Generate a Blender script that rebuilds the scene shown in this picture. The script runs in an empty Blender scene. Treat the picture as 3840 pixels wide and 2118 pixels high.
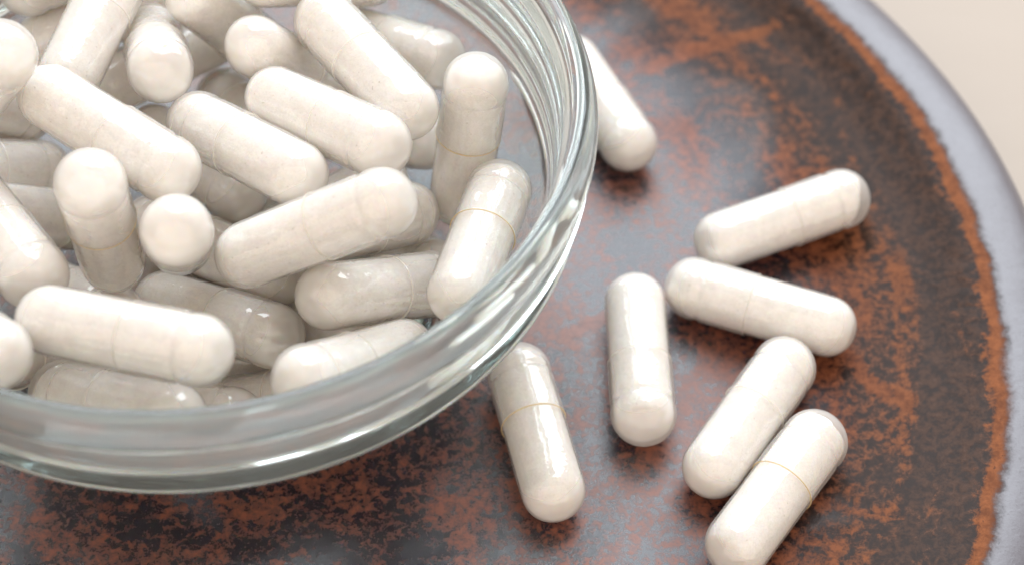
# Close-up: white capsules in a small glass bowl and scattered on a brown glazed plate.
# Real size, metres. The plate's centre is the world origin; lengths below are in millimetres.
import bpy, math, random
from mathutils import Vector, Matrix, noise

MM = 0.001
scene = bpy.context.scene
col = scene.collection

# ---------------------------------------------------------------- camera
cam_data = bpy.data.cameras.new('camera')
cam = bpy.data.objects.new('camera', cam_data)
col.objects.link(cam)
cam.location = (34.7*MM, -141.4*MM, 183.3*MM)
cam.rotation_euler = (math.radians(90-51.19), 0, 0)
cam_data.sensor_width = 36.0
cam_data.lens = 64.58
cam_data.clip_start = 0.01
cam_data.clip_end = 20.0
cam_data.dof.use_dof = True
cam_data.dof.focus_distance = 0.206
cam_data.dof.aperture_fstop = 18.0
scene.camera = cam

# ---------------------------------------------------------------- world: the dim room around the window
world = bpy.data.worlds.new('World')
scene.world = world
world.use_nodes = True
bg = world.node_tree.nodes['Background']
bg.inputs['Color'].default_value = (1.0, 0.88, 0.77, 1)
bg.inputs['Strength'].default_value = 0.54

# ---------------------------------------------------------------- the window: two tall panes behind the plate
def window_pane(x0, x1, z0, z1, y, power_density):
    w, h = x1-x0, z1-z0
    ld = bpy.data.lights.new('window_light', 'AREA')
    ld.shape = 'RECTANGLE'
    ld.size, ld.size_y = w, h
    ld.energy = power_density*w*h
    ld.color = (0.83, 0.915, 1.0)
    lo = bpy.data.objects.new('window_light', ld)
    col.objects.link(lo)
    lo.location = ((x0+x1)/2, y, (z0+z1)/2)
    lo.rotation_euler = (math.radians(-90), 0, 0)   # its -Z looks towards -Y, at the plate
    return lo
window_pane(-0.36, 0.10, 0.20, 2.5, 0.56, 13.6)
window_pane(0.15, 0.66, 0.20, 2.5, 0.56, 13.6)

# added fill lamp behind the camera, broad and weak, for the pale room
ld = bpy.data.lights.new('fill_light', 'AREA'); ld.shape = 'RECTANGLE'; ld.size = 3.4; ld.size_y = 2.0
ld.energy = 14.0; ld.color = (1.0, .90, .82)
lo = bpy.data.objects.new('fill_light', ld); col.objects.link(lo)
lo.location = (0, -.9, .6); lo.rotation_euler = (math.radians(65), 0, 0)

scene.view_settings.view_transform = 'Standard'
scene.view_settings.look = 'None'
scene.view_settings.exposure = 0.19
scene.view_settings.gamma = 1.0
scene.render.engine = 'CYCLES'
cy = scene.cycles
cy.use_denoising = True
cy.max_bounces = 22
cy.transmission_bounces = 12
cy.transparent_max_bounces = 24
cy.diffuse_bounces = 14
cy.glossy_bounces = 8
cy.caustics_reflective = True
cy.caustics_refractive = True
cy.blur_glossy = 0.15
cy.sample_clamp_indirect = 25.0

# ---------------------------------------------------------------- node helpers
def mat(name):
    m = bpy.data.materials.new(name); m.use_nodes = True
    nt = m.node_tree
    for n in list(nt.nodes): nt.nodes.remove(n)
    out = nt.nodes.new('ShaderNodeOutputMaterial')
    return m, nt, out
def N(nt, kind, **kw):
    n = nt.nodes.new(kind)
    for k, v in kw.items():
        if k.startswith('_'): setattr(n, k[1:], v)
        else: n.inputs[k.replace('__', ' ')].default_value = v
    return n
def L(nt, a, b): nt.links.new(a, b)
def mth(nt, op, a, b=None, c=None, clamp=False):
    n = nt.nodes.new('ShaderNodeMath'); n.operation = op; n.use_clamp = clamp
    for i, v in enumerate((a, b, c)):
        if v is None: continue
        if isinstance(v, (int, float)): n.inputs[i].default_value = v
        else: L(nt, v, n.inputs[i])
    return n.outputs[0]
def sstep(nt, v, a, b, lo=0.0, hi=1.0):
    n = nt.nodes.new('ShaderNodeMapRange'); n.interpolation_type = 'SMOOTHSTEP'
    L(nt, v, n.inputs['Value'])
    n.inputs['From Min'].default_value = a; n.inputs['From Max'].default_value = b
    n.inputs['To Min'].default_value = lo; n.inputs['To Max'].default_value = hi
    return n.outputs['Result']
def mixc(nt, fac, a, b):
    n = nt.nodes.new('ShaderNodeMix'); n.data_type = 'RGBA'
    for s, v in ((n.inputs[0], fac), (n.inputs[6], a), (n.inputs[7], b)):
        if isinstance(v, (int, float)): s.default_value = v
        elif isinstance(v, tuple): s.default_value = (*v, 1)
        else: L(nt, v, s)
    return n.outputs[2]
def tex_noise(nt, vec, scale, detail=4, rough=.55, dist=0.0):
    n = N(nt, 'ShaderNodeTexNoise', Scale=scale, Detail=detail, Roughness=rough, Distortion=dist)
    L(nt, vec, n.inputs['Vector']); return n.outputs['Fac']

# ---------------------------------------------------------------- materials
def glaze_material():
    m, nt, out = mat('reactive_brown_glaze')
    tc = N(nt, 'ShaderNodeTexCoord').outputs['Object']
    mp = N(nt, 'ShaderNodeMapping'); mp.inputs['Scale'].default_value = (1000, 1000, 1000)   # -> mm
    L(nt, tc, mp.inputs['Vector']); P = mp.outputs[0]
    sx = N(nt, 'ShaderNodeSeparateXYZ'); L(nt, P, sx.inputs[0])
    X, Y = sx.outputs['X'], sx.outputs['Y']
    r = mth(nt, 'SQRT', mth(nt, 'ADD', mth(nt, 'MULTIPLY', X, X), mth(nt, 'MULTIPLY', Y, Y)))
    ang = mth(nt, 'ARCTAN2', Y, X)
    # polar coordinates in mm (arc length at r=80) for streaks that run round the plate
    pol = N(nt, 'ShaderNodeCombineXYZ')
    L(nt, mth(nt, 'MULTIPLY', r, 1.0), pol.inputs[0]); L(nt, mth(nt, 'MULTIPLY', ang, 20.0), pol.inputs[1])
    big = tex_noise(nt, P, .045, 4, .6, .6)
    med = tex_noise(nt, P, .14, 7, .62, .35)
    fine = tex_noise(nt, P, .85, 8, .72, .3)
    grain = tex_noise(nt, P, 2.6, 4, .65)
    arcs = tex_noise(nt, pol.outputs[0], .22, 5, .6, .4)
    # how much iron-orange breaks through the blue-black glaze
    v = mth(nt, 'ADD', mth(nt, 'MULTIPLY', med, .18), mth(nt, 'MULTIPLY', fine, .52))
    v = mth(nt, 'ADD', v, mth(nt, 'MULTIPLY', arcs, .24))
    v = mth(nt, 'ADD', v, mth(nt, 'MULTIPLY', grain, .12))
    v = mth(nt, 'ADD', v, mth(nt, 'MULTIPLY', mth(nt, 'SUBTRACT', big, .5), .28))
    # brushed strokes of bare slip: distance to a few slanting lines
    def stroke(ax, ay, bx, by, w, gain):
        dx, dy = bx-ax, by-ay; ln = math.hypot(dx, dy); ux, uy = dx/ln, dy/ln
        wob = mth(nt, 'MULTIPLY', mth(nt, 'SUBTRACT', med, .5), 6.0)
        px = mth(nt, 'SUBTRACT', X, ax); py = mth(nt, 'SUBTRACT', Y, ay)
        t = mth(nt, 'ADD', mth(nt, 'MULTIPLY', px, ux), mth(nt, 'MULTIPLY', py, uy))
        s = mth(nt, 'ADD', mth(nt, 'ADD', mth(nt, 'MULTIPLY', px, -uy), mth(nt, 'MULTIPLY', py, ux)), wob)
        a = sstep(nt, mth(nt, 'ABSOLUTE', s), w*.45, w*1.3, 1, 0)
        b = mth(nt, 'MULTIPLY', sstep(nt, t, -3, 5), sstep(nt, t, ln-6, ln+4, 1, 0))
        return mth(nt, 'MULTIPLY', mth(nt, 'MULTIPLY', a, b), gain)
    for s in ((40, -3, 57, 5, 1.1, .16), (52, 44, 76, 52, 1.3, .15), (84, -16, 74, -4, 1.2, .12),
              (82, -30, 64, -26, 1.0, .08), (10, -52, 30, -64, 1.3, .10)):
        v = mth(nt, 'ADD', v, stroke(*s))
    # ragged radius for the zones
    rr = mth(nt, 'ADD', r, mth(nt, 'MULTIPLY', mth(nt, 'SUBTRACT', med, .5), 5.0))
    rr = mth(nt, 'ADD', rr, mth(nt, 'MULTIPLY', mth(nt, 'SUBTRACT', fine, .5), 5.0))
    rs = mth(nt, 'ADD', r, mth(nt, 'MULTIPLY', mth(nt, 'SUBTRACT', med, .5), 3.0))
    rs = mth(nt, 'ADD', rs, mth(nt, 'MULTIPLY', mth(nt, 'SUBTRACT', fine, .5), 2.4))
    ring = mth(nt, 'MULTIPLY', sstep(nt, rs, 92.7, 93.3), sstep(nt, rs, 94.2, 95.2, 1, 0))
    band = mth(nt, 'MULTIPLY', sstep(nt, rr, 84.5, 87.0), sstep(nt, rs, 91.8, 92.8, 1, 0))
    inner = mth(nt, 'MULTIPLY', sstep(nt, r, 70, 78), sstep(nt, r, 84, 88, 1, 0))
    v = mth(nt, 'SUBTRACT', v, mth(nt, 'MULTIPLY', band, .10))
    v = mth(nt, 'ADD', v, mth(nt, 'MULTIPLY', inner, .012))
    rim = sstep(nt, rs, 94.2, 96.0)
    orange_amt = sstep(nt, mth(nt, 'ADD', v, mth(nt, 'MULTIPLY', sstep(nt, r, 62, 90), mth(nt, 'MULTIPLY', mth(nt, 'SUBTRACT', arcs, .60), .34))), .474, .615)
    orange_amt = mth(nt, 'MULTIPLY', orange_amt, .80)
    orange_amt = mth(nt, 'MAXIMUM', orange_amt, mth(nt, 'MULTIPLY', ring, 1.0))
    orange_amt = mth(nt, 'MULTIPLY', orange_amt, mth(nt, 'SUBTRACT', 1.0, rim))
    dark = mixc(nt, sstep(nt, grain, .35, .7), (.008, .007, .015), (.020, .015, .024))
    zone = mixc(nt, sstep(nt, r, 66, 80), dark, mixc(nt, sstep(nt, fine, .4, .62), (.021, .010, .006), (.066, .029, .015)))
    orange = mixc(nt, sstep(nt, fine, .35, .65), mixc(nt, sstep(nt, r, 64, 88), (.16, .046, .022), (.14, .044, .015)), mixc(nt, sstep(nt, r, 64, 88), (.29, .092, .048), (.27, .092, .033)))
    c = mixc(nt, orange_amt, zone, orange)
    speck = sstep(nt, tex_noise(nt, P, 1.7, 2, .5), .70, .74)
    rimc = mixc(nt, mth(nt, 'MULTIPLY', sstep(nt, grain, .58, .66), .5), (.11, .10, .118), (.05, .04, .045))  # some of the window's lavender sheen is put into the rim's base colour
    c = mixc(nt, rim, c, rimc)
    edge = sstep(nt, mth(nt, 'ADD', r, mth(nt, 'MULTIPLY', mth(nt, 'SUBTRACT', fine, .5), .8)), 102.6, 103.3)
    c = mixc(nt, edge, c, (.028, .016, .013))
    c = mixc(nt, mth(nt, 'MULTIPLY', speck, .6), c, (.012, .010, .010))
    rough = mth(nt, 'ADD', mth(nt, 'MULTIPLY', orange_amt, .16), .25)
    rough = mth(nt, 'ADD', rough, mth(nt, 'MULTIPLY', mth(nt, 'SUBTRACT', fine, .5), .20))
    rough = mth(nt, 'ADD', rough, mth(nt, 'MULTIPLY', rim, .10))
    h = mth(nt, 'ADD', mth(nt, 'MULTIPLY', med, .10), mth(nt, 'MULTIPLY', fine, .05))
    h = mth(nt, 'ADD', h, mth(nt, 'MULTIPLY', grain, .030))
    ridges = mth(nt, 'SINE', mth(nt, 'MULTIPLY', mth(nt, 'ADD', r, mth(nt, 'MULTIPLY', big, 10.0)), .52))
    h = mth(nt, 'ADD', h, mth(nt, 'MULTIPLY', ridges, .09))
    bm = N(nt, 'ShaderNodeBump', Strength=.75, Distance=.001)
    L(nt, h, bm.inputs['Height'])
    b = N(nt, 'ShaderNodeBsdfPrincipled', IOR=1.55)
    L(nt, mth(nt, 'MULTIPLY', mth(nt, 'MULTIPLY_ADD', orange_amt, -.30, .94), mth(nt, 'MAXIMUM', sstep(nt, mth(nt, 'ADD', r, mth(nt, 'MULTIPLY', big, 26.0)), 70, 92, 1, .13), rim)), b.inputs['Specular IOR Level']); L(nt, c, b.inputs['Base Color']); L(nt, rough, b.inputs['Roughness']); L(nt, bm.outputs[0], b.inputs['Normal'])
    L(nt, b.outputs[0], out.inputs[0])
    return m

def glass_material():
    m, nt, out = mat('clear_soda_glass')
    tc = N(nt, 'ShaderNodeTexCoord').outputs['Object']
    bm = N(nt, 'ShaderNodeBump', Strength=.10, Distance=.0004)
    mp = N(nt, 'ShaderNodeMapping'); mp.inputs['Scale'].default_value = (120, 120, 420)
    L(nt, tc, mp.inputs['Vector'])
    L(nt, tex_noise(nt, mp.outputs[0], 1.0, 2, .5), bm.inputs['Height'])
    g = N(nt, 'ShaderNodeBsdfGlass', IOR=1.5, Roughness=0.0)
    g.inputs['Color'].default_value = (.972, .993, .990, 1)
    L(nt, bm.outputs[0], g.inputs['Normal'])
    # pale scatter added to the glass, standing in for light caught in the rim
    cl = N(nt, 'ShaderNodeBsdfTranslucent'); cl.inputs['Color'].default_value = (.90, .97, .98, 1)
    cd = N(nt, 'ShaderNodeBsdfDiffuse'); cd.inputs['Color'].default_value = (.90, .97, .98, 1)
    cm = N(nt, 'ShaderNodeMixShader', Fac=.5); L(nt, cl.outputs[0], cm.inputs[1]); L(nt, cd.outputs[0], cm.inputs[2])
    sz = N(nt, 'ShaderNodeSeparateXYZ'); L(nt, tc, sz.inputs[0])
    k = mth(nt, 'MULTIPLY_ADD', sstep(nt, sz.outputs['Z'], .0235, .0275), .075, .02)
    gm = N(nt, 'ShaderNodeMixShader'); L(nt, k, gm.inputs[0]); L(nt, g.outputs[0], gm.inputs[1]); L(nt, cm.outputs[0], gm.inputs[2])
    L(nt, gm.outputs[0], out.inputs['Surface'])
    va = N(nt, 'ShaderNodeVolumeAbsorption', Density=8.0)
    va.inputs['Color'].default_value = (.55, .88, .84, 1)
    L(nt, va.outputs[0], out.inputs['Volume'])
    return m

def shell_material(name, milk):
    m, nt, out = mat(name)
    oi = N(nt, 'ShaderNodeObjectInfo')
    tc = N(nt, 'ShaderNodeTexCoord').outputs['Object']
    mp = N(nt, 'ShaderNodeMapping'); mp.inputs['Scale'].default_value = (1000, 1000, 1000)
    L(nt, tc, mp.inputs['Vector'])
    off = N(nt, 'ShaderNodeVectorMath', _operation='ADD'); L(nt, mp.outputs[0], off.inputs[0])
    sc = N(nt, 'ShaderNodeCombineXYZ'); L(nt, mth(nt, 'MULTIPLY', oi.outputs['Random'], 90.0), sc.inputs[0]); L(nt, sc.outputs[0], off.inputs[1])
    P = off.outputs[0]
    dents = tex_noise(nt, P, .30, 3, .5)
    ripple = tex_noise(nt, P, 1.1, 3, .5)
    h = mth(nt, 'ADD', mth(nt, 'MULTIPLY', dents, .55), mth(nt, 'MULTIPLY', ripple, .045))
    bm = N(nt, 'ShaderNodeBump', Strength=.40, Distance=.001); L(nt, h, bm.inputs['Height'])
    tr = N(nt, 'ShaderNodeBsdfTransparent'); tr.inputs['Color'].default_value = (.992, .972, .94, 1)
    df = N(nt, 'ShaderNodeBsdfDiffuse'); df.inputs['Color'].default_value = (.97, .955, .93, 1)
    tl = N(nt, 'ShaderNodeBsdfTranslucent'); tl.inputs['Color'].default_value = (.98, .93, .86, 1)
    m1 = N(nt, 'ShaderNodeMixShader', Fac=.5); L(nt, df.outputs[0], m1.inputs[1]); L(nt, tl.outputs[0], m1.inputs[2])
    # gelatin looks denser where one looks along the wall
    lw = N(nt, 'ShaderNodeLayerWeight', Blend=.22)
    sx = N(nt, 'ShaderNodeSeparateXYZ'); L(nt, mp.outputs[0], sx.inputs[0])
    dust = sstep(nt, mth(nt, 'ABSOLUTE', sx.outputs['X']), 7.5, 11.5, 0, .20)     # powder clings in the rounded ends
    k = mth(nt, 'ADD', mth(nt, 'ADD', mth(nt, 'MULTIPLY', lw.outputs['Facing'], .60), milk), dust, clamp=True)
    m2 = N(nt, 'ShaderNodeMixShader'); L(nt, k, m2.inputs[0]); L(nt, tr.outputs[0], m2.inputs[1]); L(nt, m1.outputs[0], m2.inputs[2])
    gl = N(nt, 'ShaderNodeBsdfGlossy', Roughness=.055); L(nt, bm.outputs[0], gl.inputs['Normal'])
    # Schlick reflectance, the same from either side of the thin wall
    ge = N(nt, 'ShaderNodeNewGeometry')
    dp = N(nt, 'ShaderNodeVectorMath', _operation='DOT_PRODUCT')
    L(nt, ge.outputs['Incoming'], dp.inputs[0]); L(nt, bm.outputs[0], dp.inputs[1])
    g1 = mth(nt, 'SUBTRACT', 1.0, mth(nt, 'ABSOLUTE', dp.outputs['Value']), clamp=True)
    fr = mth(nt, 'MULTIPLY_ADD', mth(nt, 'POWER', g1, 5.0), .86, .115)
    m3 = N(nt, 'ShaderNodeMixShader'); L(nt, fr, m3.inputs[0])
    L(nt, m2.outputs[0], m3.inputs[1]); L(nt, gl.outputs[0], m3.inputs[2])
    L(nt, m3.outputs[0], out.inputs[0])
    return m

def powder_material():
    m, nt, out = mat('packed_white_powder')
    oi = N(nt, 'ShaderNodeObjectInfo')
    tc = N(nt, 'ShaderNodeTexCoord').outputs['Object']
    mp = N(nt, 'ShaderNodeMapping'); mp.inputs['Scale'].default_value = (1000, 1000, 1000)
    L(nt, tc, mp.inputs['Vector'])
    off = N(nt, 'ShaderNodeVectorMath', _operation='ADD'); L(nt, mp.outputs[0], off.inputs[0])
    sc = N(nt, 'ShaderNodeCombineXYZ'); L(nt, mth(nt, 'MULTIPLY', oi.outputs['Random'], 50.0), sc.inputs[1]); L(nt, sc.outputs[0], off.inputs[1])
    P = off.outputs[0]
    a = tex_noise(nt, P, .55, 5, .6); g = tex_noise(nt, P, 3.6, 4, .75)
    sp = sstep(nt, tex_noise(nt, P, 3.1, 1, .4), .745, .775)
    c = mixc(nt, sstep(nt, a, .3, .7), (.855, .845, .845), (.97, .962, .96))
    c = mixc(nt, mth(nt, 'MULTIPLY', sstep(nt, g, .44, .66), .45), c, (.72, .69, .675))
    c = mixc(nt, mth(nt, 'MULTIPLY', sp, .55), c, (.32, .25, .17))
    h = mth(nt, 'ADD', mth(nt, 'MULTIPLY', a, .30), mth(nt, 'MULTIPLY', g, .16))
    bm = N(nt, 'ShaderNodeBump', Strength=.6, Distance=.001); L(nt, h, bm.inputs['Height'])
    b = N(nt, 'ShaderNodeBsdfPrincipled', Roughness=.9, IOR=1.3)
    b.inputs['Specular IOR Level'].default_value = .15
    b.inputs['Subsurface Weight'].default_value = .7
    b.inputs['Subsurface Radius'].default_value = (1.0, .66, .42)
    b.inputs['Subsurface Scale'].default_value = .0018
    L(nt, c, b.inputs['Base Color']); L(nt, bm.outputs[0], b.inputs['Normal'])
    L(nt, b.outputs[0], out.inputs[0])
    return m

def table_material():
    m, nt, out = mat('cream_painted_wood')
    tc = N(nt, 'ShaderNodeTexCoord').outputs['Object']
    mp = N(nt, 'ShaderNodeMapping'); mp.inputs['Scale'].default_value = (12, 30, 20)
    mp.inputs['Rotation'].default_value = (0, 0, .5)
    L(nt, tc, mp.inputs['Vector'])
    n = tex_noise(nt, mp.outputs[0], 1.0, 5, .6, .5)
    c = mixc(nt, sstep(nt, n, .3, .7), (.45, .385, .325), (.47, .405, .345))
    bm = N(nt, 'ShaderNodeBump', Strength=.3, Distance=.001); L(nt, n, bm.inputs['Height'])
    b = N(nt, 'ShaderNodeBsdfPrincipled', Roughness=.6)
    L(nt, c, b.inputs['Base Color']); L(nt, bm.outputs[0], b.inputs['Normal']); L(nt, b.outputs[0], out.inputs[0])
    return m

M_GLAZE = glaze_material(); M_GLASS = glass_material(); M_POWDER = powder_material(); M_TABLE = table_material()
M_CAP = shell_material('gelatin_shell', .12)
def seam_material(name, c, w):
    m, nt, out = mat(name)
    b = N(nt, 'ShaderNodeBsdfPrincipled', Roughness=.25); b.inputs['Base Color'].default_value = (*c, 1)
    t = N(nt, 'ShaderNodeBsdfTransparent'); x = N(nt, 'ShaderNodeMixShader', Fac=w)
    L(nt, t.outputs[0], x.inputs[1]); L(nt, b.outputs[0], x.inputs[2]); L(nt, x.outputs[0], out.inputs[0])
    return m
M_SEAM = seam_material('pale_gelatin_edge', (.90, .86, .78), .5)
M_GLINT = seam_material('seam_glint', (.80, .60, .28), .75)  # yellow glint on the seam, painted as the ring's colour
M_BODY = shell_material('gelatin_shell_body', .07)

# ---------------------------------------------------------------- mesh helpers
def mesh_obj(name, verts, faces, material, parent=None, smooth=True):
    me = bpy.data.meshes.new(name)
    me.from_pydata([tuple(c*MM for c in v) for v in verts], [], faces)
    me.materials.append(material)
    if smooth: me.polygons.foreach_set('use_smooth', [True]*len(me.polygons))
    me.update()
    o = bpy.data.objects.new(name, me); col.objects.link(o); o.parent = parent
    return o
def lathe_z(profile, seg):
    """profile of (r, z); poles where r==0"""
    v, f, rings = [], [], []
    for r, z in profile:
        if r < 1e-6: rings.append([len(v)]); v.append((0, 0, z))
        else:
            rings.append(list(range(len(v), len(v)+seg)))
            v += [(r*math.cos(2*math.pi*k/seg), r*math.sin(2*math.pi*k/seg), z) for k in range(seg)]
    for a, b in zip(rings, rings[1:]):
        for k in range(seg):
            k2 = (k+1) % seg
            if len(a) == 1 and len(b) == 1: continue
            if len(a) == 1: f.append((a[0], b[k2], b[k]))
            elif len(b) == 1: f.append((a[k], a[k2], b[0]))
            else: f.append((a[k], a[k2], b[k2], b[k]))
    return v, f
def spline(pts, n):
    """Catmull-Rom through (r, z) points"""
    out = []
    P = [pts[0]]+list(pts)+[pts[-1]]
    for i in range(1, len(P)-2):
        p0, p1, p2, p3 = P[i-1], P[i], P[i+1], P[i+2]
        for k in range(n):
            t = k/n
            out.append(tuple(.5*((2*p1[j])+(-p0[j]+p2[j])*t+(2*p0[j]-5*p1[j]+4*p2[j]-p3[j])*t*t+(-p0[j]+3*p1[j]-3*p2[j]+p3[j])*t**3) for j in (0, 1)))
    out.append(pts[-1]); return out

import bmesh
def outward(me):
    b = bmesh.new(); b.from_mesh(me); bmesh.ops.recalc_face_normals(b, faces=b.faces); b.to_mesh(me); b.free()
# ---------------------------------------------------------------- table top
def add_table():
    v, f = [], []
    x0, x1, y0, y1, z, d = -900, 900, -800, 1000, -9.0, 25
    v = [(x0,y0,z),(x1,y0,z),(x1,y1,z),(x0,y1,z),(x0,y0,z-d),(x1,y0,z-d),(x1,y1,z-d),(x0,y1,z-d)]
    f = [(0,1,2,3),(7,6,5,4),(0,4,5,1),(1,5,6,2),(2,6,7,3),(3,7,4,0)]
    o = mesh_obj('table_top', v, f, M_TABLE, smooth=False); o['kind'] = 'structure'
add_table()

# ---------------------------------------------------------------- plate
PLATE_TOP = [(0,0),(30,0),(60,0),(70,.15),(76,.5),(81,1.15),(86,2.35),(89.5,3.6),(92.4,4.7),(94.6,5.2),(97,5.25),(99.5,4.9),(101.6,4.1),(103.0,2.8)]
def plate_z(r):
    for (a, za), (b, zb) in zip(PLATE_TOP, PLATE_TOP[1:]):
        if r <= b: return za+(zb-za)*(r-a)/(b-a)
    return 0
def add_plate():
    prof = spline(PLATE_TOP, 6)+spline([(103.0,2.8),(103.4,1.6),(102.8,.2),(99,-2.0),(88,-4.6),(70,-6.5),(58,-7.0),(57,-8.9),(53,-8.9),(52,-6.6)], 4)+[(30,-6.0),(0,-6.0)]
    v, f = lathe_z(prof, 256)
    w = []
    for x, y, z in v:       # hand-thrown: slightly uneven
        r = math.hypot(x, y)
        k = min(1, max(0, (r-60)/40))
        dz = k*.35*noise.noise(Vector((x*.02, y*.02, 3.1)))
        s = 1+k*.004*noise.noise(Vector((x*.025, y*.025, 9.0)))
        w.append((x*s, y*s, z+dz))
    o = mesh_obj('ceramic_plate', w, [tuple(reversed(q)) for q in f], M_GLAZE)
    o['label'] = 'round brown plate with rust orange mottling and a lavender grey rim, under the bowl'
    o['category'] = 'plate'
add_plate()

# ---------------------------------------------------------------- glass bowl
def add_bowl():
    outer = [(0,1.3),(15,1.1),(18.6,.9),(19.6,.12),(21.4,.12),(23.2,1.4),(26.4,5.0),(29.7,9.2),(33.1,13.9),(36.1,18.5),(38.5,22.4),(39.9,25.0)]
    beads = [(40.9,25.9),(42.2,26.2),(42.65,26.9),(42.5,27.8),(42.0,28.9),(41.2,30.0),(41.05,30.35),(41.6,30.6),(43.0,30.9),(43.55,31.6),(43.4,32.6),(42.9,33.7),(42.0,34.9),(41.9,35.25),(42.5,35.4),(43.8,35.7),(44.2,36.5),(44.15,37.5),(43.8,38.6),(43.2,39.6),(42.4,40.2),(41.6,40.0)]
    inner = [(41.1,39.0),(40.2,36),(39.7,31),(38.8,27.1),(36.9,23.1),(34.5,18.9),(31.7,14.4),(28.2,9.9),(24.9,6.6),(21.4,4.4),(17,3.5),(0,3.4)]
    prof = spline(outer+beads+inner, 5)
    prof[0] = (0, prof[0][1]); prof[-1] = (0, prof[-1][1])
    v, f = lathe_z(prof, 224)
    f = [tuple(q) for q in f]
    o = mesh_obj('glass_bowl', v, f, M_GLASS)
    # wind the faces outwards
    outward(o.data)
    o.location.z = .02*MM
    o['label'] = 'clear glass bowl with a thick ridged rim, heaped with white capsules on the brown plate'
    o['category'] = 'bowl'
add_bowl()

# ---------------------------------------------------------------- capsules
HALF = 8.44          # centre to the centre of each rounded end
RC, RB = 3.825, 3.70 # outer radius of cap and of body
SEG = 40
def lathe_x(profile, seg=SEG):
    v, f = lathe_z([(r, x) for x, r in profile], seg)
    return [(z, x, y) for x, y, z in v], f
def half_end(r, x0, sgn, n=9, ov=1.0):
    return [(x0+sgn*r*ov*math.sin(a), r*math.cos(a)) for a in [math.pi/2*k/n for k in range(n+1)]]
SEAM = 1.05          # x of the cap's open edge (cap is on the +x side)
def cap_profile():
    p = [(SEAM+.02, RC-.13), (SEAM, RC-.07), (SEAM+.04, RC+.0), (SEAM+.12, RC+.035), (SEAM+.22, RC+.03), (SEAM+.36, RC)]
    p += [(3.2, RC), (5.0, RC)]
    # locking groove just before the rounded end
    p += [(6.55, RC), (6.85, RC-.03), (7.1, RC-.15), (7.4, RC-.17), (7.7, RC-.07), (8.0, RC-.005)]
    e = half_end(RC, HALF, 1); p += e[:-1]+[(e[-1][0], 0)]
    return p
def body_profile():
    p = [(SEAM+.06, RB), (-2.0, RB), (-5.0, RB), (-7.0, RB-.01), (-HALF, RB-.02)]
    e = half_end(RB-.02, -HALF, -1); p += e[1:-1]+[(e[-1][0]-.0, 0)]
    return p
def dent(verts, seed, amt):
    out = []
    for x, y, z in verts:
        n = Vector((x, y, z))
        d = amt*noise.noise(Vector((x*.16+seed*7.3, y*.22, z*.22+seed)))
        r = math.hypot(y, z)
        s = 1+(d/r if r > .4 else 0)
        out.append((x, y*s, z*s))
    return out
def fill_mesh(seed, cut_plus, cut_minus, slope):
    """packed powder column; cut_* = how far short of the end it stops (None = full)"""
    R = 3.50
    prof = [(HALF+R*math.sin(a), R*math.cos(a)) for a in [math.pi/2*(1-k/12) for k in range(12)]]
    prof[0] = (HALF+R, 0)
    prof += [(HALF-k*HALF*2/22, R) for k in range(23)]
    prof += [(-HALF-R*math.sin(a), R*math.cos(a)) for a in [math.pi/2*k/12 for k in range(1, 12)]]+[(-HALF-R, 0)]
    v, f = lathe_x(prof, 40)
    out = []
    for x, y, z in v:
        lump = .22*noise.noise(Vector((y*.5+seed*3, z*.5, seed)))+.08*noise.noise(Vector((y*1.7, z*1.7, seed+4)))
        if cut_plus is not None:
            lim = HALF+R-cut_plus+slope*z+lump
            if x > lim: x = lim+.12*(x-lim)
        if cut_minus is not None:
            lim = -(HALF+R-cut_minus)-slope*.7*y+lump
            if x < lim: x = lim+.12*(x-lim)
        rr = 1-.012*(1+noise.noise(Vector((x*.7+seed*5, y*.7, z*.7))))
        out.append((x, y*rr, z*rr))
    me = bpy.data.meshes.new('powder_fill')
    me.from_pydata([tuple(c*MM for c in q) for q in out], [], [tuple(reversed(q)) for q in f])
    me.materials.append(M_POWDER); me.polygons.foreach_set('use_smooth', [True]*len(me.polygons)); me.update()
    outward(me)
    return me
def shell_mesh(name, prof, material, seed, flip):
    v, f = lathe_x(prof)
    v = dent(v, seed, .11)
    me = bpy.data.meshes.new(name)
    me.from_pydata([tuple(c*MM for c in q) for q in v], [], [tuple(reversed(q)) if flip else tuple(q) for q in f])
    me.materials.append(material); me.polygons.foreach_set('use_smooth', [True]*len(me.polygons)); me.update()
    outward(me)
    return me
CAPS = [shell_mesh('cap_shell', cap_profile(), M_CAP, s, False) for s in (1, 2, 3, 4)]
BODIES = [shell_mesh('body_shell', body_profile(), M_BODY, s, True) for s in (1, 2, 3, 4)]
def ring_mesh(material, seed):
    v, f = [], []
    n, m, r = 48, 6, .055
    for i in range(n):
        a = 2*math.pi*i/n
        R = RC-.035+.03*noise.noise(Vector((math.cos(a)*2, math.sin(a)*2, seed)))
        for j in range(m):
            b = 2*math.pi*j/m
            v.append((SEAM-.01+r*math.sin(b), (R+r*math.cos(b))*math.cos(a), (R+r*math.cos(b))*math.sin(a)))
            f.append((i*m+j, i*m+(j+1) % m, ((i+1) % n)*m+(j+1) % m, ((i+1) % n)*m+j))
    me = bpy.data.meshes.new('cap_edge')
    me.from_pydata([tuple(c*MM for c in q) for q in v], [], f)
    me.materials.append(material); me.polygons.foreach_set('use_smooth', [True]*len(f)); me.update()
    outward(me)
    return me
RINGS = [ring_mesh(M_SEAM, 1.5), ring_mesh(M_GLINT, 2.5)]
FILLS = {'full': fill_mesh(1, .5, .4, .05), 'short_cap': fill_mesh(2, 1.9, .5, .15), 
         'slanted': fill_mesh(4, 1.7, .5, .55), 'loose': fill_mesh(5, 1.4, 1.2, -.2)}

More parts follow.
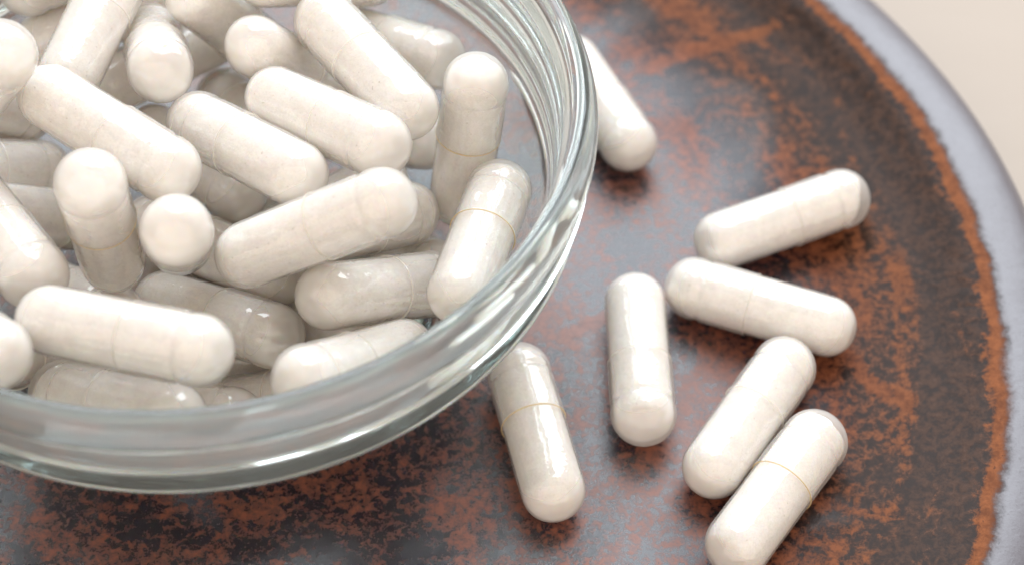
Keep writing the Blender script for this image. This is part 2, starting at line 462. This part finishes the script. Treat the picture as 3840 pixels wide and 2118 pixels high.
# both rounded-end centres of each capsule in mm (plate-centred)
ENDS = {
    'b1': (-16.47, 2.25, 37.52, -2.70, -7.29, 36.18),
    'b2': (-9.27, -13.32, 40.42, -10.17, -10.04, 23.88),
    'b3': (0.24, -18.98, 39.55, -2.48, -9.26, 26.02),
    'b4': (-1.04, 4.36, 30.90, 11.04, -6.71, 34.73),
    'b5': (7.78, 6.70, 32.72, 20.01, -4.19, 36.75),
    'b6': (12.93, 17.12, 34.80, 22.82, 3.46, 34.42),
    'b7': (11.32, 29.66, 22.15, 25.36, 20.79, 25.15),
    'b8': (30.55, 7.61, 33.94, 28.36, 5.25, 17.39),
    'b9': (33.19, -0.43, 24.69, 29.05, -16.68, 26.48),
    'b10': (6.27, -14.85, 30.77, 21.04, -14.70, 38.91),
    'b11': (11.76, -9.55, 27.37, 22.36, 0.84, 19.43),
    'b12': (14.79, -17.61, 27.04, 25.28, -8.36, 17.61),
    'b13': (-6.16, -7.60, 13.36, 7.58, -16.14, 18.15),
    'b14': (-12.77, -25.91, 33.60, 3.12, -31.24, 35.58),
    'b15': (-15.02, -23.46, 16.99, -1.17, -30.72, 23.22),
    'b16': (13.66, -30.85, 29.89, 22.65, -20.13, 20.44),
    'b17': (1.74, -19.38, 8.11, 16.57, -21.63, 15.72),
    'b18': (-26.06, -5.46, 31.64, -15.99, -18.98, 32.48),
    'b19': (-19.56, -0.18, 46.26, -29.05, 2.54, 32.59),
    'b20': (-33.56, 1.65, 26.37, -23.15, 10.41, 16.38),
    'b21': (-25.09, -2.08, 22.87, -16.79, 6.78, 11.14),
    'b22': (-23.78, -2.08, 11.27, -11.38, -12.22, 16.57),
    'b23': (-9.36, 23.34, 27.03, -5.45, 9.05, 34.97),
    'b24': (-12.01, 25.28, 35.70, -16.09, 9.07, 34.05),
    'b25': (-2.93, 21.79, 34.60, 3.84, 27.01, 20.06),
    'b26': (4.95, 13.75, 34.10, 11.63, 20.92, 20.42),
    'b27': (-2.25, 25.84, 13.54, 5.58, 12.62, 20.45),
    'b28': (-10.50, 19.38, 13.77, 1.03, 7.28, 15.74),
    'b29': (11.81, 21.32, 11.76, 23.97, 12.70, 19.59),
    'b30': (13.97, 8.98, 7.51, 25.26, -2.33, 12.79),
    'b31': (6.36, -3.95, 7.52, 17.83, -14.05, 14.62),
    'b33': (-16.92, -32.11, 36.20, -28.64, -21.24, 30.89),
    'b34': (-19.95, -14.42, 11.99, -22.78, -24.51, 25.13),
    'b35': (-24.06, 26.60, 32.02, -9.35, 34.75, 33.15),
    'b36': (-22.78, 24.08, 24.91, -8.34, 32.74, 25.82),
    'b37': (5.66, 21.61, 37.89, 16.90, 31.00, 29.51),
    'b38': (-0.02, 32.79, 26.18, 8.79, 31.52, 40.44),
    'b39': (-25.81, 16.41, 20.17, -33.47, 8.86, 33.14),
    'b40': (-17.27, 20.68, 19.56, -3.42, 30.19, 19.86),
    'b41': (5.04, 19.64, 8.47, -1.61, 4.18, 7.52),
    'f0': (3.90, 1.52, 12.09, 18.51, 7.25, 17.75),
    'f1': (-8.16, 11.24, 7.52, -13.24, -4.86, 7.52),
    'f2': (3.55, -25.66, 15.00, -11.82, -20.18, 10.79),
    'f3': (-7.94, 1.00, 17.00, 7.11, -6.63, 17.01),
    'f4': (-13.04, -13.21, 7.87, 3.68, -11.61, 7.45),
    'A': (43.20, 42.08, 3.82, 50.21, 26.72, 3.82),
    'B': (61.53, 9.66, 3.82, 77.20, 15.93, 3.82),
    'C': (57.55, 1.89, 3.83, 73.26, -4.27, 3.82),
    'D': (49.96, -0.30, 3.82, 50.30, -17.17, 3.82),
    'E': (35.53, -11.28, 3.82, 39.44, -27.70, 3.82),
    'F': (67.49, -10.55, 3.82, 58.08, -24.56, 3.82),
    'G': (69.98, -21.31, 3.83, 60.10, -35.00, 3.82),
}
# key: (fill, roll in degrees, True when the cap is at the second end, label)
IN = 'white capsules heaped in the glass bowl'
OUT = 'white capsules lying on the brown plate'
INFO = {
 'b1': ('full', 20, 1, 'big white capsule slanting right atop the heap, directly above and behind the upright capsule'),
 'b2': ('short_cap', 70, 0, 'cream capsule standing upright in the bowl, white round end up, fine seam below'),
 'b3': ('full', 0, 0, 'capsule seen end-on as a white disc, right of the upright capsule'),
 'b4': ('full', 140, 0, 'white diagonal capsule with a fine seam, just above right of the end-on capsule'),
 'b5': ('full', 200, 1, 'plump white capsule slanting right mid-bowl, its lower end above the centre crossing capsule'),
 'b6': ('full', 90, 0, 'long steep white capsule at the top middle of the heap, touching the frame edge'),
 'b7': ('short_cap', 30, 1, 'blurred white capsule behind the long steep one, right end near the grey glass wall'),
 'b8': ('loose', 250, 0, 'greyish half-clear capsule standing at the bowl right side, yellow glint along its seam'),
 'b9': ('short_cap', 120, 0, 'bright white capsule leaning on the near right glass rim, groove round its top end'),
 'b10': ('full', 310, 1, 'white capsule rising to the right across the centre of the heap, over another one'),
 'b11': ('full', 40, 1, 'capsule whose right end pokes out from beneath the one rising across the centre'),
 'b12': ('loose', 15, 1, 'glossy white capsule lying level, its right end under the bright leaning capsule'),
 'b13': ('short_cap', 60, 1, 'shaded beige capsule behind the big level one, round lower right end facing the camera'),
 'b14': ('full', 175, 1, 'largest looking white capsule, almost level at the lower left near the rim'),
 'b15': ('slanted', 220, 0, 'soft-focus capsule at the lower left, partly behind the pale glass rim'),
 'b16': ('full', 265, 0, 'white capsule rising right along the near rim, curved seam by its left end'),
 'b17': ('full', 10, 0, 'white capsule lowest in the bowl, mostly hidden behind the near rim'),
 'b18': ('slanted', 290, 1, 'large capsule at the left frame edge slanting right, above the big level one'),
 'b19': ('short_cap', 110, 0, 'shiny capsule end at the upper left corner beside the tall tilted capsule'),
 'b20': ('full', 45, 1, 'beige capsule coming in level from the left edge behind the upright capsule'),
 'b21': ('loose', 80, 1, 'capsule with a glossy stripe left of the upright capsule, under the beige level one'),
 'b22': ('full', 130, 1, 'narrow strip of a shaded capsule below the foot of the upright capsule'),
 'b23': ('slanted', 95, 1, 'rounded capsule pointing down at the camera at the top left, ring round its end'),
 'b24': ('short_cap', 205, 0, 'tall tilted capsule with half-clear upper end at the top left of the heap'),
 'b25': ('loose', 150, 1, 'blurred beige capsule at the frame top, left of the long steep one'),
 'b26': ('slanted', 320, 1, 'white capsule end with clear gelatin behind it, left of the long steep capsule'),
 'b27': ('full', 0, 0, 'small patch of a deep capsule between the down-pointing capsule and the middle ones'),
 'b28': ('full', 60, 1, 'shaded brownish capsule deep in the gap above the end-on capsule'),
 'b29': ('full', 190, 1, 'shaded capsule end in the gap left of the greyish half-clear capsule'),
 'b30': ('full', 240, 1, 'small shaded capsule end just left of the bright leaning capsule'),
 'b31': ('full', 35, 0, 'brown shaded capsule deep under the glossy level capsule'),
 'b33': ('full', 75, 0, 'white capsule end cut by the left frame edge, just above the glass rim'),
 'b34': ('full', 15, 0, 'deeply shaded capsule in the gap at the lower left behind the rim'),
 'b35': ('full', 100, 0, 'out-of-focus yellowish capsule at the very top left corner'),
 'b36': ('full', 280, 0, 'blurred shaded capsule end behind the tall tilted capsule at the top left'),
 'b37': ('full', 300, 1, 'out of focus capsule edge at the frame top, right of the long steep one'),
 'b38': ('full', 25, 0, 'blurred tan capsule end at the top edge behind the slanting beige one'),
 'b39': ('loose', 215, 0, 'shaded capsule in the gap at the left edge above the beige level capsule'),
 'b40': ('full', 160, 0, 'dark shaded capsule deep between the tall tilted and the down-pointing capsules'),
 'b41': ('full', 50, 0, 'capsule at the bottom of the heap under the middle capsules'),
 'A': ('full', 20, 1, 'blurred white capsule on the plate right behind the glass rim, farthest from the camera'),
 'B': ('slanted', 300, 1, 'loose capsule rising right, nearest the rusty plate rim, with a slanted right end'),
 'C': ('full', 120, 0, 'loose capsule slanting down right, between the one nearest the rim and the leaning one'),
 'D': ('short_cap', 185, 1, 'capsule on the plate pointing straight at the camera, grooved end nearest'),
 'E': ('full', 250, 0, 'greyer capsule on the plate beside the near side of the bowl'),
 'F': ('full', 330, 0, 'capsule on the plate leaning from upper right to lower left, touching the lowest one'),
 'G': ('loose', 60, 0, 'lowest loose capsule on the plate, cut by the bottom frame edge'),
 'f0': ('full', 70, 0, 'buried capsule under the plump slanting one and the greyish standing one'),
 'f1': ('full', 10, 0, 'buried capsule on the bowl floor under the left middle of the heap'),
 'f2': ('full', 130, 0, 'buried capsule low behind the near rim, under the soft-focus left one'),
 'f3': ('full', 200, 0, 'buried capsule beneath the crossing centre one and the end-on one'),
 'f4': ('full', 300, 0, 'buried capsule on the bowl floor under the shaded beige one'),
}
def add_capsule(key, ends):
    fill, roll, flip, label = INFO.get(key, ('full', (hash_of(key)*37) % 360, 0, None))
    a, b = Vector(ends[:3]), Vector(ends[3:])
    if not key[0] in 'bf':                       # lying on the plate: follow its surface
        for p in (a, b): p.z = RC*1.03+plate_z(math.hypot(p.x, p.y))+.03
    if not flip: a, b = b, a                     # the cap is on the +x side
    axis = (b-a).normalized()
    q = axis.to_track_quat('X', 'Z')
    root = bpy.data.objects.new('medicine_capsule', None); col.objects.link(root)
    root.empty_display_size = .003
    root.location = (a+b)/2*MM
    root.rotation_mode = 'QUATERNION'
    root.rotation_quaternion = q @ Matrix.Rotation(math.radians(roll), 3, 'X').to_quaternion()
    k = hash_of(key)
    if key[0] not in 'bf': root.scale = (1.0, 1.03, 1.03)
    for name, me in (('cap_shell', CAPS[k % 4]), ('body_shell', BODIES[(k//2) % 4]), ('cap_edge', RINGS[key in ('E', 'G', 'b8', 'b9', 'b2')]), ('powder_fill', FILLS[fill])):
        o = bpy.data.objects.new(name, me); col.objects.link(o); o.parent = root
    root['category'] = 'capsule'
    root['group'] = IN if key[0] in 'bf' else OUT
    root['label'] = label or 'capsule hidden low in the heap inside the glass bowl'
def hash_of(key):
    return sum(ord(c)*(i+3) for i, c in enumerate(key))
for key, ends in ENDS.items():
    add_capsule(key, ends)
